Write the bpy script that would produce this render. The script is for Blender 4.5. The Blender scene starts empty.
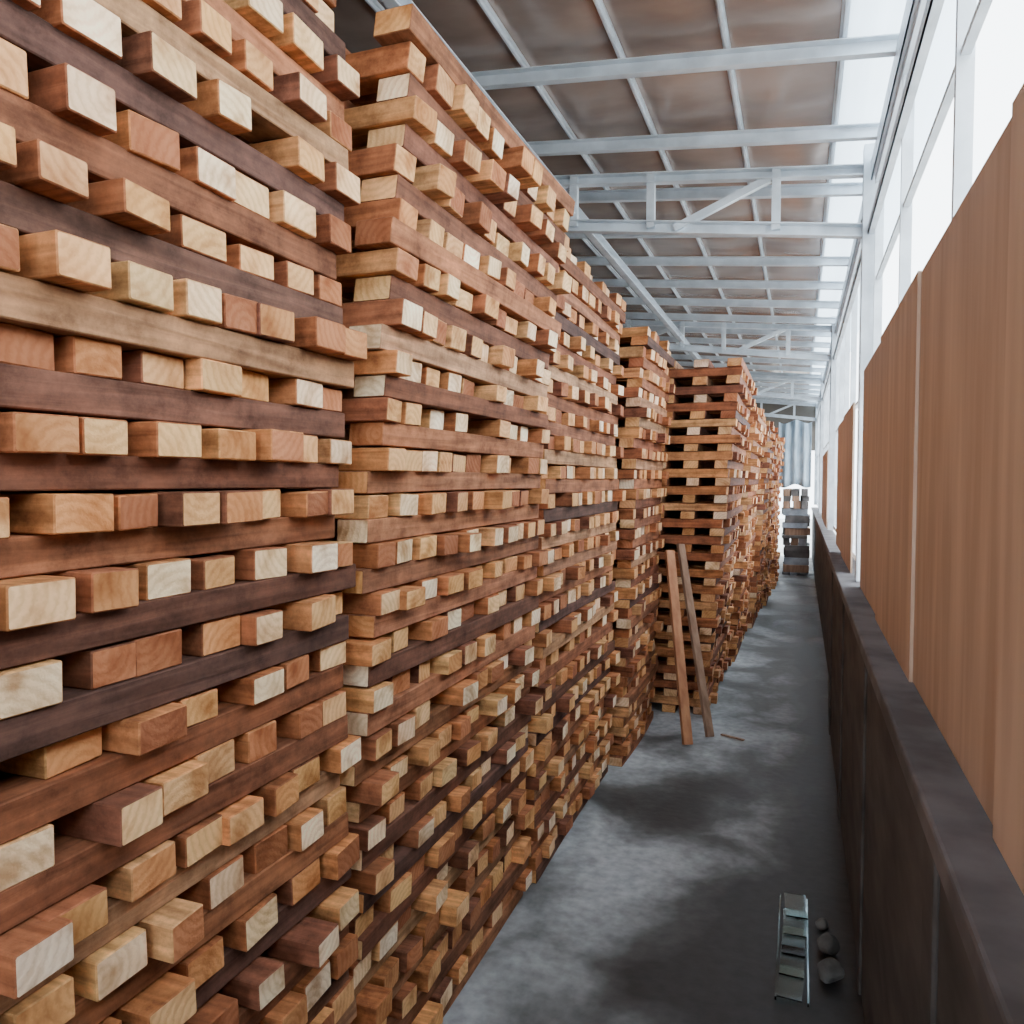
import bpy, math, random
import numpy as np
from mathutils import Vector, Matrix

H0 = 1.6
# ------------------------------------------------------------------ materials
def new_mat(name):
    m = bpy.data.materials.new(name); m.use_nodes = True
    nt = m.node_tree
    b = nt.nodes["Principled BSDF"]
    return m, nt, b

def N(nt, t, **kw):
    n = nt.nodes.new(t)
    for k, v in kw.items():
        if hasattr(n, k): setattr(n, k, v)
        else: n.inputs[k].default_value = v
    return n

def ramp(nt, stops):
    r = nt.nodes.new("ShaderNodeValToRGB")
    e = r.color_ramp.elements
    e[0].position, e[0].color = stops[0][0], stops[0][1]
    e[1].position, e[1].color = stops[-1][0], stops[-1][1]
    for p, c in stops[1:-1]:
        x = e.new(p); x.color = c
    return r

def g(v): return (v, v, v, 1)

def wood_mat(name, end=False):
    m, nt, b = new_mat(name)
    L = nt.links
    at = N(nt, "ShaderNodeAttribute"); at.attribute_name = "col"
    uv = N(nt, "ShaderNodeUVMap"); uv.uv_map = "UVMap"
    mp = N(nt, "ShaderNodeMapping")
    L.new(uv.outputs[0], mp.inputs[0])
    mul = N(nt, "ShaderNodeMix", data_type='RGBA', blend_type='MULTIPLY'); mul.inputs[0].default_value = 1
    mul2 = N(nt, "ShaderNodeMix", data_type='RGBA', blend_type='MULTIPLY'); mul2.inputs[0].default_value = 1
    L.new(at.outputs["Color"], mul.inputs[6])
    if end:
        w = N(nt, "ShaderNodeTexWave", wave_type='RINGS', rings_direction='Z')
        w.inputs["Scale"].default_value = 20
        w.inputs["Distortion"].default_value = 3.0
        w.inputs["Detail"].default_value = 4
        w.inputs["Detail Scale"].default_value = 6
        L.new(mp.outputs[0], w.inputs["Vector"])
        r = ramp(nt, [(0.0, (0.88, 0.84, 0.80, 1)), (0.5, g(0.98)), (1.0, g(1.03))])
        L.new(w.outputs["Fac"], r.inputs[0])
        n = N(nt, "ShaderNodeTexNoise"); n.inputs["Scale"].default_value = 14; n.inputs["Detail"].default_value = 7
        pos = N(nt, "ShaderNodeTexCoord")
        L.new(pos.outputs["Object"], n.inputs["Vector"])
        r2 = ramp(nt, [(0.32, (0.60, 0.46, 0.36, 1)), (0.48, (0.97, 0.90, 0.84, 1)), (0.66, (1.14, 1.13, 1.12, 1))])
        L.new(n.outputs[0], r2.inputs[0])
        bs = 0.25
        src = w.outputs["Fac"]
    else:
        mp.inputs["Scale"].default_value = (3.0, 45.0, 1)
        n0 = N(nt, "ShaderNodeTexNoise"); n0.inputs["Scale"].default_value = 1.0; n0.inputs["Detail"].default_value = 7
        n0.inputs["Distortion"].default_value = 0.6
        L.new(mp.outputs[0], n0.inputs["Vector"])
        r = ramp(nt, [(0.28, (0.55, 0.50, 0.46, 1)), (0.5, g(0.93)), (0.72, (1.38, 1.36, 1.34, 1))])
        L.new(n0.outputs[0], r.inputs[0])
        n = N(nt, "ShaderNodeTexNoise"); n.inputs["Scale"].default_value = 9; n.inputs["Detail"].default_value = 9
        n.inputs["Roughness"].default_value = 0.75
        L.new(uv.outputs[0], n.inputs["Vector"])
        r2 = ramp(nt, [(0.34, (0.46, 0.41, 0.38, 1)), (0.5, g(.97)), (0.64, (1.42, 1.38, 1.34, 1))])
        L.new(n.outputs[0], r2.inputs[0])
        bs = 0.6
        src = n0.outputs[0]
    L.new(r.outputs[0], mul.inputs[7])
    L.new(mul.outputs[2], mul2.inputs[6]); L.new(r2.outputs[0], mul2.inputs[7])
    L.new(mul2.outputs[2], b.inputs["Base Color"])
    b.inputs["Roughness"].default_value = 0.78
    b.inputs["Specular IOR Level"].default_value = 0.22
    bp = N(nt, "ShaderNodeBump"); bp.inputs["Strength"].default_value = bs; bp.inputs["Distance"].default_value = 0.003
    L.new(src, bp.inputs["Height"]); L.new(bp.outputs[0], b.inputs["Normal"])
    return m

def noise_mat(name, c1, c2, scale=3.0, rough=0.7, metal=0.0, stretch=(1, 1, 1), lo=0.35, hi=0.65, bump=0.1, detail=6, mid=None):
    m, nt, b = new_mat(name); L = nt.links
    tc = N(nt, "ShaderNodeTexCoord"); mp = N(nt, "ShaderNodeMapping"); mp.inputs["Scale"].default_value = stretch
    L.new(tc.outputs["Object"], mp.inputs[0])
    n = N(nt, "ShaderNodeTexNoise"); n.inputs["Scale"].default_value = scale; n.inputs["Detail"].default_value = detail
    L.new(mp.outputs[0], n.inputs["Vector"])
    st = [(lo, (*c1, 1)), (hi, (*c2, 1))]
    if mid: st.insert(1, ((lo + hi) / 2, (*mid, 1)))
    r = ramp(nt, st); L.new(n.outputs[0], r.inputs[0]); L.new(r.outputs[0], b.inputs["Base Color"])
    b.inputs["Roughness"].default_value = rough; b.inputs["Metallic"].default_value = metal
    bp = N(nt, "ShaderNodeBump"); bp.inputs["Strength"].default_value = bump; bp.inputs["Distance"].default_value = 0.01
    L.new(n.outputs[0], bp.inputs["Height"]); L.new(bp.outputs[0], b.inputs["Normal"])
    return m

M_side = wood_mat("lumber_side"); M_end = wood_mat("lumber_end", True)
M_steel = noise_mat("galvanised_steel", (0.58, 0.63, 0.68), (0.78, 0.84, 0.90), 8, 0.4, 0.1)
M_roof = noise_mat("roof_lining", (0.31, 0.225, 0.185), (0.52, 0.41, 0.355), 1.6, 0.24, 0.35, stretch=(1, 2.0, 1), bump=.3)
M_wallL = noise_mat("dark_wall", (0.10, 0.09, 0.08), (0.16, 0.14, 0.12), 2, 0.9)
M_conc = noise_mat("low_wall_concrete", (0.035, 0.030, 0.029), (0.085, 0.074, 0.070), 5, 0.85, stretch=(1, .6, 1.5))
M_cope = noise_mat("coping_concrete", (0.07, 0.064, 0.068), (0.15, 0.14, 0.148), 7, 0.8)
M_ply = noise_mat("plywood_panel", (0.46, 0.31, 0.22), (0.62, 0.45, 0.34), 2.2, 0.55, stretch=(6, 6, 0.7))
M_rock = noise_mat("stone", (0.05, 0.05, 0.05), (0.16, 0.155, 0.15), 9, 0.9, bump=0.6)
M_plank = noise_mat("plank_wood", (0.34, 0.13, 0.06), (0.50, 0.23, 0.11), 3, 0.7, stretch=(8, 8, 1))
M_plank2 = noise_mat("plank_wood_grey", (0.22, 0.12, 0.075), (0.36, 0.22, 0.145), 3, 0.7, stretch=(8, 8, 1))
M_tarp = noise_mat("blue_tarp", (0.22, 0.30, 0.38), (0.42, 0.52, 0.60), 4, 0.5, stretch=(6, 1, 1))
M_junk = noise_mat("dark_offcuts", (0.05, 0.045, 0.045), (0.13, 0.115, 0.11), 6, 0.5)
M_sack = noise_mat("painted_offcuts", (0.18, 0.20, 0.23), (0.36, 0.39, 0.44), 6, 0.8)
M_ground = noise_mat("ground_outside", (0.45, 0.45, 0.43), (0.6, 0.6, 0.57), 1, 0.95)

# floor
m, nt, b = new_mat("stained_shaded_concrete_floor"); L = nt.links
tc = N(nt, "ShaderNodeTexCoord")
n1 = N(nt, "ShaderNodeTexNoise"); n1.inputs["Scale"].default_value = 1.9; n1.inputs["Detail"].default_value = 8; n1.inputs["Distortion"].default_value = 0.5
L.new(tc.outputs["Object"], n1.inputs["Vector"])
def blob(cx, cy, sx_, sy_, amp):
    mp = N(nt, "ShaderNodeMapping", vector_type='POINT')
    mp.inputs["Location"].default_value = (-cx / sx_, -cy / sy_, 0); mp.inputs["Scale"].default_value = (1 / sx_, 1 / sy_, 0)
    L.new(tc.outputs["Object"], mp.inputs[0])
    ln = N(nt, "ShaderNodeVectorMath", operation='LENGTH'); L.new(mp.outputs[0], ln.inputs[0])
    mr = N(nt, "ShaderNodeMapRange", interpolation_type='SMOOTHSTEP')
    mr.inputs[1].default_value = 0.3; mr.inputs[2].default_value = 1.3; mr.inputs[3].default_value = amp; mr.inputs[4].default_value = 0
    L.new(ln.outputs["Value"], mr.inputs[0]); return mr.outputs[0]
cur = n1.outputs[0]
for bl in ((-.20, 2.55, .36, .60, -.26), (-.42, 3.75, .32, .45, -.15), (.12, 3.2, .24, 2.6, -.26), (-.25, 1.6, .4, .6, -.2),  # damp stains, plus a shadow across the aisle painted into the floor colour
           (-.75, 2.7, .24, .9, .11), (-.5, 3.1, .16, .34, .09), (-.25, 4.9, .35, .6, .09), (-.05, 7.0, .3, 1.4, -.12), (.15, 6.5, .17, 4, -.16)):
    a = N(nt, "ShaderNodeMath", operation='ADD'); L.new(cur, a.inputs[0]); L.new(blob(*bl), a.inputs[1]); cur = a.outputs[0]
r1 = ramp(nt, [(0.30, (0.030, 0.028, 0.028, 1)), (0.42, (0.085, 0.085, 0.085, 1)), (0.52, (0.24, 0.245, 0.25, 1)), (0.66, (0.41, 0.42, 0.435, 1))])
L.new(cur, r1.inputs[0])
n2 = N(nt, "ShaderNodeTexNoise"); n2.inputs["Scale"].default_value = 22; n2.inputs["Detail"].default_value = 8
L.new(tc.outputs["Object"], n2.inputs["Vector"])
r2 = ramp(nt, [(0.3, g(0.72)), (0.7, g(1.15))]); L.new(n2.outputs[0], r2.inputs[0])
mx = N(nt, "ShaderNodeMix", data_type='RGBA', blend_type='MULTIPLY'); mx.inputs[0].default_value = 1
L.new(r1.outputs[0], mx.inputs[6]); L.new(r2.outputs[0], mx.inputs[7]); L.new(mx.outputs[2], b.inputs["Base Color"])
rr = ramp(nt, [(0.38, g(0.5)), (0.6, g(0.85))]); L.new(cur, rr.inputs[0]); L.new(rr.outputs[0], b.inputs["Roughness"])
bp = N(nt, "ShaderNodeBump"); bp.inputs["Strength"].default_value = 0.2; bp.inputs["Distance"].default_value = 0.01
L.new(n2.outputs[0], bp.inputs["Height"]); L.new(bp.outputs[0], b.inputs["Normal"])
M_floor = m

# translucent skylight sheet
m, nt, b = new_mat("translucent_sheet"); L = nt.links
tr = N(nt, "ShaderNodeBsdfTranslucent"); tr.inputs[0].default_value = (0.9, 0.96, 1.0, 1)
df = N(nt, "ShaderNodeBsdfDiffuse"); df.inputs[0].default_value = (0.8, 0.87, 0.92, 1)
nz = N(nt, "ShaderNodeTexNoise"); nz.inputs["Scale"].default_value = 5
rz = ramp(nt, [(0.3, g(0.1)), (0.7, g(0.3))]); L.new(nz.outputs[0], rz.inputs[0])
ms = N(nt, "ShaderNodeMixShader"); L.new(rz.outputs[0], ms.inputs[0]); L.new(tr.outputs[0], ms.inputs[1]); L.new(df.outputs[0], ms.inputs[2])
L.new(ms.outputs[0], nt.nodes["Material Output"].inputs[0])
M_trans = m
# glass
m, nt, b = new_mat("clear_glass")
b.inputs["Transmission Weight"].default_value = 1.0; b.inputs["Roughness"].default_value = 0.03; b.inputs["IOR"].default_value = 1.45
b.inputs["Base Color"].default_value = (0.8, 0.95, 0.92, 1)
M_glass = m

# ------------------------------------------------------------------ helpers
def link(o):
    bpy.context.scene.collection.objects.link(o); return o

class MB:
    """simple mesh builder collecting boxes"""
    def __init__(s): s.v = []; s.f = []; s.mi = []
    def box(s, c, d, mi=0, mat=None):
        i = len(s.v)
        for z in (-1, 1):
            for y in (-1, 1):
                for x in (-1, 1):
                    p = Vector((x * d[0] / 2, y * d[1] / 2, z * d[2] / 2))
                    if mat is not None: p = mat @ p
                    s.v.append(tuple(p + Vector(c)))
        for q in ((0, 2, 3, 1), (4, 5, 7, 6), (0, 1, 5, 4), (2, 6, 7, 3), (0, 4, 6, 2), (1, 3, 7, 5)):
            s.f.append([i + k for k in q]); s.mi.append(mi)
    def beam(s, p, q, w, h, mi=0):
        p = Vector(p); q = Vector(q); d = q - p
        rot = d.to_track_quat('Y', 'Z').to_matrix()
        s.box((p + q) / 2, (w, d.length, h), mi, rot)
    def channel(s, p, q, w, h, t=0.004, mi=0):
        """C-channel: web + two flanges"""
        p = Vector(p); q = Vector(q); d = q - p
        rot = d.to_track_quat('Y', 'Z').to_matrix(); c = (p + q) / 2; Ln = d.length
        s.box(c + rot @ Vector((-w / 2 + t / 2, 0, 0)), (t, Ln, h), mi, rot)
        s.box(c + rot @ Vector((0, 0, h / 2 - t / 2)), (w, Ln, t), mi, rot)
        s.box(c + rot @ Vector((0, 0, -h / 2 + t / 2)), (w, Ln, t), mi, rot)
    def obj(s, name, mats, bevel=0.0, smooth=False):
        me = bpy.data.meshes.new(name); me.from_pydata(s.v, [], s.f)
        for mm in mats: me.materials.append(mm)
        me.polygons.foreach_set("material_index", s.mi)
        me.update()
        o = link(bpy.data.objects.new(name, me))
        if bevel:
            b = o.modifiers.new("bevel", 'BEVEL'); b.width = bevel; b.segments = 2; b.limit_method = 'ANGLE'
        return o

# ------------------------------------------------------------------ lumber stacks
class Lumber:
    def __init__(s): s.V = []; s.F = []; s.C = []; s.UV = []; s.MI = []; s.n = 0
    def board(s, p0, axis, length, w, t, side_col, end_col, rng, segs=1, yaw=0, bow=0.0, c=0.002):
        ch = c
        def ring(k):
            a = w / 2 - k; b_ = t / 2 - k
            return [(-a + ch, -b_), (a - ch, -b_), (a, -b_ + ch), (a, b_ - ch), (a - ch, b_), (-a + ch, b_), (-a, b_ - ch), (-a, -b_ + ch)]
        ts = [(0, ch)] + [(ch + (length - 2 * ch) * i / segs, 0) for i in range(segs + 1)] + [(length, ch)]
        ca, sa = math.cos(yaw), math.sin(yaw)
        base = s.n; b1 = rng.uniform(-bow, bow); b2 = rng.uniform(-bow, bow); ph = rng.uniform(0, 6)
        roll = rng.uniform(-.03, .03) if axis == 'X' else 0
        skew = rng.uniform(-.07, .07) if axis == 'X' else 0   # saw cut not quite square
        per = [0, w, w, w + t, w + t, 2 * w + t, 2 * w + t, 2 * w + 2 * t]
        for l, k in ts:
            off = b1 * math.sin(math.pi * l / length) + b2 * math.sin(4 * l / length + ph) * .5
            offz = b2 * 0.35 * math.sin(math.pi * l / length)
            for a, b_ in ring(k):
                ll = l + (a * skew if l < length * .5 else 0)
                b_ += a * roll
                la = a + off
                if axis == 'Y':
                    x = la * ca - ll * sa; y = ll * ca + la * sa
                else:
                    x = -(ll * ca + la * sa); y = la * ca - ll * sa
                s.V.append((p0[0] + x, p0[1] + y, p0[2] + b_ + offz)); s.n += 1
        nr = len(ts)
        ou, ov = rng.uniform(0, 50), rng.uniform(0, 50)
        for r in range(nr - 1):
            for j in range(8):
                j2 = (j + 1) % 8
                q = [base + r * 8 + j, base + r * 8 + j2, base + (r + 1) * 8 + j2, base + (r + 1) * 8 + j]
                if axis == 'X': q = q[::-1]
                l0, l1 = ts[r][0], ts[r + 1][0]
                v0 = per[j]; v1 = per[j + 1] if j < 7 else 2 * w + 2 * t
                u = [(ou + l0, ov + v0), (ou + l0, ov + v1), (ou + l1, ov + v1), (ou + l1, ov + v0)]
                if axis == 'X': u = u[::-1]
                s.F.append(q); s.UV += u; s.C += [side_col] * 4; s.MI.append(0)
        eu, ev = rng.uniform(-.09, .09), rng.uniform(-.08, .08)
        for r, fl in ((0, True), (nr - 1, False)):
            idx = list(range(8))
            if fl != (axis == 'X'): idx = idx[::-1]
            rg = ring(ch)
            s.F.append([base + r * 8 + j for j in idx])
            s.UV += [(rg[j][0] + eu, rg[j][1] + ev) for j in idx]
            s.C += [end_col] * 8; s.MI.append(1)
    def obj(s, name, lean=None):
        me = bpy.data.meshes.new(name)
        V = np.array(s.V)
        if lean is not None: V = lean(V)
        me.from_pydata(V.tolist(), [], s.F)
        me.materials.append(M_side); me.materials.append(M_end)
        me.polygons.foreach_set("material_index", s.MI)
        uv = me.uv_layers.new(name="UVMap"); uv.data.foreach_set("uv", np.array(s.UV, dtype=np.float32).ravel())
        ca = me.color_attributes.new("col", 'FLOAT_COLOR', 'CORNER')
        C = np.ones((len(s.C), 4), dtype=np.float32); C[:, :3] = np.array(s.C); ca.data.foreach_set("color", C.ravel())
        me.update()
        return link(bpy.data.objects.new(name, me))

def srgb(r, gg, b):
    f = lambda c: ((c / 255 + 0.055) / 1.055) ** 2.4 if c > 10 else c / 255 / 12.92
    return (f(r), f(gg), f(b))

SIDE_LONG = [srgb(130, 84, 60), srgb(108, 72, 56), srgb(144, 96, 68), srgb(156, 104, 74), srgb(120, 76, 56), srgb(164, 120, 88), srgb(94, 66, 56), srgb(150, 96, 66), srgb(174, 134, 100), srgb(134, 84, 58)]
ENDS = [srgb(236, 198, 150), srgb(242, 216, 178), srgb(228, 182, 128), srgb(218, 166, 110), srgb(204, 144, 94), srgb(238, 206, 166), srgb(230, 180, 124), srgb(180, 120, 82), srgb(246, 226, 196), srgb(222, 172, 120), srgb(160, 102, 70)]
SIDE_CROSS = [srgb(206, 146, 94), srgb(190, 126, 80), srgb(170, 106, 68), srgb(212, 160, 108), srgb(152, 94, 64), srgb(130, 82, 62)]

def jit(c, rng, a=0.12):
    k = 1 + rng.uniform(-a, a); return (min(1, c[0] * k * (1 + rng.uniform(-.04, .04))), min(1, c[1] * k), min(1, c[2] * k * (1 + rng.uniform(-.06, .06))))

def stack(name, xf, y0, y1, ztop, lean_x, lean_y, seed, depth=1.15, prot=0.03, wob=0.010, redness=0.0, step=0.122, pw=2.2):
    rng = random.Random(seed); lb = Lumber()
    z = 0.0; k = 0; Ly = y1 - y0
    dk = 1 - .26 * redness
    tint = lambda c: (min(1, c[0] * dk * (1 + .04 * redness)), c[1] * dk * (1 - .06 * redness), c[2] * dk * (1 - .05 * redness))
    while z < ztop:
        shift = rng.uniform(-wob, wob)
        if k % 2 == 0:
            t = rng.uniform(0.050, 0.058)
            n = 6
            for i in range(n):
                w = rng.uniform(0.080, 0.100)
                xo = xf - 0.0 - w / 2 - i * (depth - w) / (n - 1) + shift + rng.uniform(-.012, .012)
                L_ = Ly + rng.uniform(-.05, .03)
                ys = y0 + (Ly - L_) / 2 + rng.uniform(-.015, .015)
                sc = tint(jit(rng.choice(SIDE_LONG), rng, .2)); ec = tint(jit(rng.choice(ENDS), rng))
                lb.board((xo, ys, z + t / 2), 'Y', L_, w, t - 0.0015, sc, ec, rng, segs=7, yaw=rng.uniform(-.008, .008), bow=0.009)
        else:
            t = rng.uniform(0.053, 0.061)
            n = max(3, int(round(Ly / step)) + rng.choice((-1, 0, 0, 1)))
            for i in range(n):
                w = rng.uniform(0.074, 0.102)
                yy = y0 + .05 + (Ly - .1) * (i + 0.0) / (n - 1) + rng.uniform(-.022, .022)
                if 0 < i < n - 1 and rng.random() < .03: continue
                u = rng.random()
                pr = rng.uniform(-0.010, prot) if u > .2 else rng.uniform(prot, prot * 1.6)
                sc = tint(jit(rng.choice(SIDE_CROSS), rng, .15)); ec = tint(jit(rng.choice(ENDS), rng, .12))
                tt = t - 0.0015 - (rng.uniform(0, .006) if rng.random() < .4 else 0)
                lb.board((xf + pr + shift, yy, z + tt / 2), 'X', depth + rng.uniform(-.03, .05), w, tt, sc, ec, rng, yaw=rng.uniform(-.03, .03))
        z += t; k += 1
    ph = rng.uniform(0, 6)
    def lean(V):
        zz = V[:, 2]; V = V.copy()
        V[:, 0] += lean_x * (zz / 2.6) ** pw + 0.006 * np.sin(zz * 3 + ph)
        V[:, 1] += lean_y * (zz / 2.6) + 0.006 * np.sin(zz * 4 + ph)
        return V
    return lb.obj(name, lean)

A = 0.96
stack("lumber_stack", -A - .02, -1.42, 0.03, 2.60, 0.02, 0.0, 11)
stack("lumber_stack", -A + .01, 0.10, 1.51, 2.84, 0.02, -0.06, 12, prot=.032)
stack("lumber_stack", -A - .015, 1.53, 2.76, 2.60, 0.17, 0.0, 13, prot=.034)
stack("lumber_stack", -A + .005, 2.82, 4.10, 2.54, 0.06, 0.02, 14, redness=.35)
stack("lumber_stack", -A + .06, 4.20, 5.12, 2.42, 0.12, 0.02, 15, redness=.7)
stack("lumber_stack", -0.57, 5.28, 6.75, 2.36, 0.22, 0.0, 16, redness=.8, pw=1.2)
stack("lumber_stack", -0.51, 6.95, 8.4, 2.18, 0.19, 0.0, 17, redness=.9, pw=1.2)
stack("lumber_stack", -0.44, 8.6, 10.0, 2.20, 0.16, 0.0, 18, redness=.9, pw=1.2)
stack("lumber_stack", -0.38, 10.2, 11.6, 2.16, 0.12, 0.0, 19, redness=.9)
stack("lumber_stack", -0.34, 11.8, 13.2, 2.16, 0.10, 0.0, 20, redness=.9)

# ------------------------------------------------------------------ room shell
YB, YF = -3.2, 17.0
XL, XR = -2.75, 0.34
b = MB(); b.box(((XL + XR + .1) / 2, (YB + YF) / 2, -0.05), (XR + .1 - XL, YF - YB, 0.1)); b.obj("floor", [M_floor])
b = MB(); b.box((0, 6, -0.16), (60, 60, 0.1)); b.obj("ground_outside", [M_ground])
zr = lambda x: H0 + 1.60 - 0.10 * x          # roof lining underside
b = MB(); b.box((XL - .06, (YB + YF) / 2, 1.75), (0.1, YF - YB, 3.5)); b.obj("wall_left", [M_wallL])

# low concrete wall (right)
b = MB()
xa = 0.20
b.box((xa + .07, (YB + 5.6) / 2, 0.535), (0.14, 5.6 - YB, 1.07), 0)
b.box((xa + .065, (YB + 5.6) / 2, 1.092), (0.17, 5.6 - YB + .02, 0.044), 1)
b.box((xa + .09, (5.6 + YF) / 2, 0.50), (0.10, YF - 5.6, 1.0), 0)
b.box((xa + .085, (5.6 + YF) / 2, 1.02), (0.13, YF - 5.6, 0.04), 1)
for y in np.arange(YB + .6, 5.5, 1.3):
    b.box((xa - .003, y, .53), (0.012, 0.10, 1.06), 0)
b.obj("wall_right", [M_conc, M_cope], bevel=0.006)

# plywood sheets standing on the low wall, edges lapped
def sheet(y0, y1, z0, z1, x=0.255):
    b = MB(); n = max(1, int(round((y1 - y0) / .9)))
    for i in range(n):
        ya = y0 + (y1 - y0) * i / n; yb = y0 + (y1 - y0) * (i + 1) / n
        b.box((x + .009 * (i % 2), (ya + yb) / 2, (z0 + z1) / 2), (0.008, yb - ya + .02, z1 - z0))
    return b.obj("plywood_cladding", [M_ply])
sheet(YB, 3.80, 1.116, H0 + .49)
sheet(4.35, 6.3, 1.116, H0 + .40)
sheet(8.3, 10.5, 1.116, H0 + .30)

# windows (steel frames) between plywood and eave
zc0 = H0 + 1.38
def window(name, y0, y1, z0, z1, x=0.32, nm=4):
    b = MB()
    for z in (z0 + .015, z1 - .015): b.box((x, (y0 + y1) / 2, z), (0.04, y1 - y0, 0.03))
    for i in range(nm + 1):
        y = y0 + .015 + (y1 - y0 - .03) * i / nm
        b.box((x, y, (z0 + z1) / 2), (0.035, 0.022, z1 - z0))
    b.box((x, (y0 + y1) / 2, (z0 + z1) / 2), (0.02, y1 - y0, 0.015))
    return b.obj(name, [M_steel])
window("window_1", YB, -0.1, H0 + .46, zc0)
window("window_2", -0.05, 3.92, H0 + .46, zc0)
window("window_3", 4.06, 7.92, 1.14, zc0, nm=5)
window("window_4", 8.06, 11.92, 1.12, zc0, nm=5)
window("window_5", 12.06, 16.9, 1.12, zc0, nm=5)

# posts along the right wall
b = MB()
for y in (4.0, 8.0, 12.0, 16.0):
    b.channel((0.285, y, 1.12), (0.285, y, zr(.28) - .02), 0.06, 0.07, .006)
b.obj("steel_wall_post", [M_steel])

# ------------------------------------------------------------------ roof
px, py = 0.40, 0.70
x_edges = [0.12 - px * i for i in range(0, 8)]
ys = np.arange(YB, YF, py)
vv = []; ff = []; rg = random.Random(5)
for xi in range(len(x_edges) - 1):
    x1, x0 = x_edges[xi], x_edges[xi + 1]
    for y in ys:
        n = 6; base = len(vv); dp = rg.uniform(.012, .028); tx = rg.uniform(-.008, .008)
        for i in range(n + 1):
            for j in range(n + 1):
                u, v = i / n, j / n
                sag = dp * (math.sin(math.pi * u) * math.sin(math.pi * v)) ** .5 + tx * math.sin(2 * math.pi * u) * math.sin(math.pi * v) if 0 < u < 1 and 0 < v < 1 else 0
                x = x0 + (x1 - x0) * u
                vv.append((x, y + py * v, zr(x) - sag))
        for i in range(n):
            for j in range(n):
                a = base + i * (n + 1) + j
                ff.append([a, a + 1, a + n + 2, a + n + 1])
me = bpy.data.meshes.new("ceiling"); me.from_pydata(vv, [], ff); me.materials.append(M_roof)
for p in me.polygons: p.use_smooth = True
me.update(); ceil = link(bpy.data.objects.new("ceiling", me))
b = MB()
xm0, xm1 = XL - .2, .12
b.box(((xm0 + xm1) / 2, (YB + YF) / 2, zr((xm0 + xm1) / 2) + .05), ((xm1 - xm0) / math.cos(.0997), YF - YB, 0.02), 0, Matrix.Rotation(0.0997, 3, 'Y'))
b.obj("roof_sheet", [M_wallL])
b = MB()
b.box(((.12 + .55) / 2, (YB + YF) / 2, zr(.33) + .012), (.43, YF - YB, 0.004), 0, Matrix.Rotation(0.0997, 3, 'Y'))
b.obj("translucent_roof_sheet", [M_trans])

b = MB()
for i, y in enumerate(np.arange(-2.6, YF, 0.70)):
    z = lambda x: zr(x) - 0.075
    b.channel((XL, y + .0, z(XL)), (0.34, y, z(.34)), 0.035, 0.06)
b.obj("roof_purlin", [M_steel])
b = MB()
for x in x_edges:
    b.box((x, (YB + YF) / 2, zr(x) - .012), (0.026, YF - YB, 0.014))
    b.box((x, (YB + YF) / 2, zr(x) - .024), (0.008, YF - YB, 0.02))
b.obj("ceiling_rib", [M_steel])
for y in (-.6, 4.0, 8.0, 12.0, 16.0):
    b = MB()
    zb = lambda x: H0 + 1.20 - 0.13 * x
    b.channel((-2.7, y, zb(-2.7)), (0.30, y, zb(.30)), 0.05, 0.06, .005)
    b.channel((-2.7, y, zr(-2.7) - .13), (0.30, y, zr(.30) - .13), 0.05, 0.05, .005)
    xs = [-2.3, -1.7, -1.15, -.74, -.13, .29]
    for x in xs: b.beam((x, y + .01, zb(x)), (x, y + .01, zr(x) - .1), 0.04, 0.04)
    for p, q in ((-.62, -.15), (-1.7, -1.17), (-2.3, -1.72)):
        b.beam((p, y + .015, zb(p)), (q, y + .015, zr(q) - .14), 0.035, 0.035)
    b.obj("roof_truss", [M_steel])
b = MB()
b.channel((-1.16, YB, H0 + 1.44), (-1.16, YF, H0 + 1.44), 0.045, 0.06, .005)
b.channel((0.31, YB, H0 + 1.43), (0.31, YF, H0 + 1.43), 0.05, 0.09, .005)
b.channel((0.29, YB, H0 + 1.16), (0.29, YF, H0 + 1.16), 0.03, 0.04, .005)
b.obj("eave_beam", [M_steel])

# ------------------------------------------------------------------ end of the aisle
b = MB()
b.box((-1.75, YF - .05, 1.75), (2.0, 0.1, 3.5)); b.box((-.2, YF - .05, 2.85), (1.1, 0.1, 1.3))
b.obj("wall_back", [M_wallL])
vv = []; ff = []; n = 30
for i in range(n + 1):
    for j in range(9):
        u = i / n
        vv.append((-.34 + .50 * u, 13.42 + .03 * math.sin(u * 22) + .005 * j, 2.55 - 1.05 * j / 8 - .03 * math.sin(u * 9)))
for i in range(n):
    for j in range(8):
        a = i * 9 + j; ff.append([a, a + 1, a + 10, a + 9])
me = bpy.data.meshes.new("hanging_tarp"); me.from_pydata(vv, [], ff); me.materials.append(M_tarp); me.update()
for p in me.polygons: p.use_smooth = True
o = link(bpy.data.objects.new("hanging_tarp", me)); sm = o.modifiers.new("s", 'SOLIDIFY'); sm.thickness = .004
# clutter pile closing off the aisle: mixed timber offcuts
b = MB(); rg = random.Random(3); z = 0
while z < 1.40:
    t = rg.choice((.05, .09, .12))
    if rg.random() < .55:
        for i in range(2):
            b.box((-.06 + rg.uniform(-.03, .03), 13.85 + .5 * i + rg.uniform(-.05, .05), z + t / 2), (.40, .3, t - .002), rg.choice((0, 1, 2, 0)), Matrix.Rotation(rg.uniform(-.06, .06), 3, 'Z'))
    else:
        for i in range(3):
            b.box((-.20 + .14 * i + rg.uniform(-.02, .02), 14.15 + rg.uniform(-.05, .05), z + t / 2), (.11, .9, t - .002), rg.choice((0, 0, 1, 2)), Matrix.Rotation(rg.uniform(-.04, .04), 3, 'Z'))
    z += t
b.obj("offcut_pile", [M_junk, M_plank2, M_sack], bevel=.003)

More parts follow.
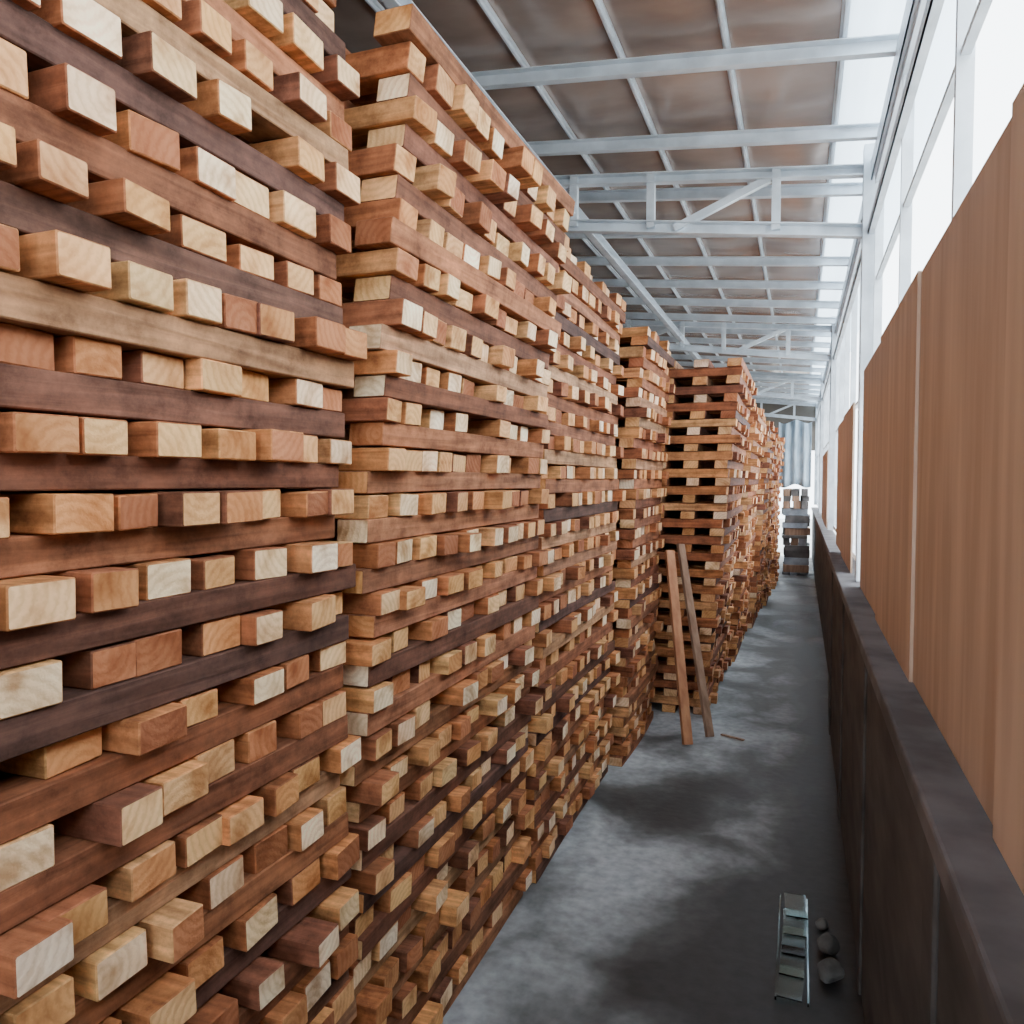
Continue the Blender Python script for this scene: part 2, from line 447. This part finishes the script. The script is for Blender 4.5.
# ------------------------------------------------------------------ leaning planks
def plank(p, q, w, t, mat, roll=0):
    b = MB(); p = Vector(p); q = Vector(q); d = q - p
    rot = (d.to_track_quat('Z', 'Y').to_matrix()) @ Matrix.Rotation(roll, 3, 'Z')
    b.box((p + q) / 2, (w, t, d.length), 0, rot)
    return b.obj("leaning_plank", [mat], bevel=.003)
plank((-.61, 4.63, .012), (-.79, 5.03, 1.14), .06, .028, M_plank, .2)
plank((-.50, 4.82, .012), (-.745, 5.20, 1.17), .055, .025, M_plank2, .3)
b = MB()
b.beam((-.44, 4.90, .010), (-.30, 4.84, .010), .018, .008)
b.obj("wood_splinter", [M_plank2])

# ------------------------------------------------------------------ glass panes + rocks near low wall
b = MB()
for i in range(5):
    b.box((-0.005 + .003 * i, 2.52 + .11 * i, .012 + .005 * i), (.075, .16, .005), 0, Matrix.Rotation(.03 * (i - 2), 3, 'Z'))
b.box((-.048, 2.74, .012), (.006, .62, .012), 0); b.box((.046, 2.74, .012), (.006, .62, .012), 0)
b.obj("glass_louvre_panes", [M_glass])
def rock(c, r, seed):
    import bmesh
    bm = bmesh.new(); bmesh.ops.create_icosphere(bm, subdivisions=3, radius=r)
    rg = random.Random(seed); ax = [Vector((rg.uniform(-1, 1), rg.uniform(-1, 1), rg.uniform(-1, 1))).normalized() for _ in range(9)]
    for v in bm.verts:
        n_ = v.co.normalized(); k = 1
        for a in ax:
            d = n_.dot(a)
            if d > .72: k -= (d - .72) * .9
        v.co = Vector((v.co.x * k, v.co.y * k * 1.25, v.co.z * k * .75))
    mz = min(v.co.z for v in bm.verts)
    for v in bm.verts: v.co += Vector((c[0], c[1], -mz))
    me = bpy.data.meshes.new("rock"); bm.to_mesh(me); bm.free(); me.materials.append(M_rock)
    link(bpy.data.objects.new("rock", me))
rock((.11, 2.60, 0), .045, 1); rock((.11, 2.76, 0), .04, 2); rock((.095, 2.90, 0), .025, 3)

# ------------------------------------------------------------------ world + light
w = bpy.data.worlds.new("World"); bpy.context.scene.world = w; w.use_nodes = True
bg = w.node_tree.nodes["Background"]; bg.inputs[0].default_value = (0.86, 0.94, 1.0, 1); bg.inputs[1].default_value = 7.8

# ------------------------------------------------------------------ camera
cam = bpy.data.cameras.new("camera"); cam.lens = 27; cam.sensor_width = 36; cam.clip_start = .02
co = link(bpy.data.objects.new("camera", cam))
co.location = (0, 0, H0); co.rotation_euler = (math.radians(90 - 2.39), 0, math.radians(20.56))
bpy.context.scene.camera = co
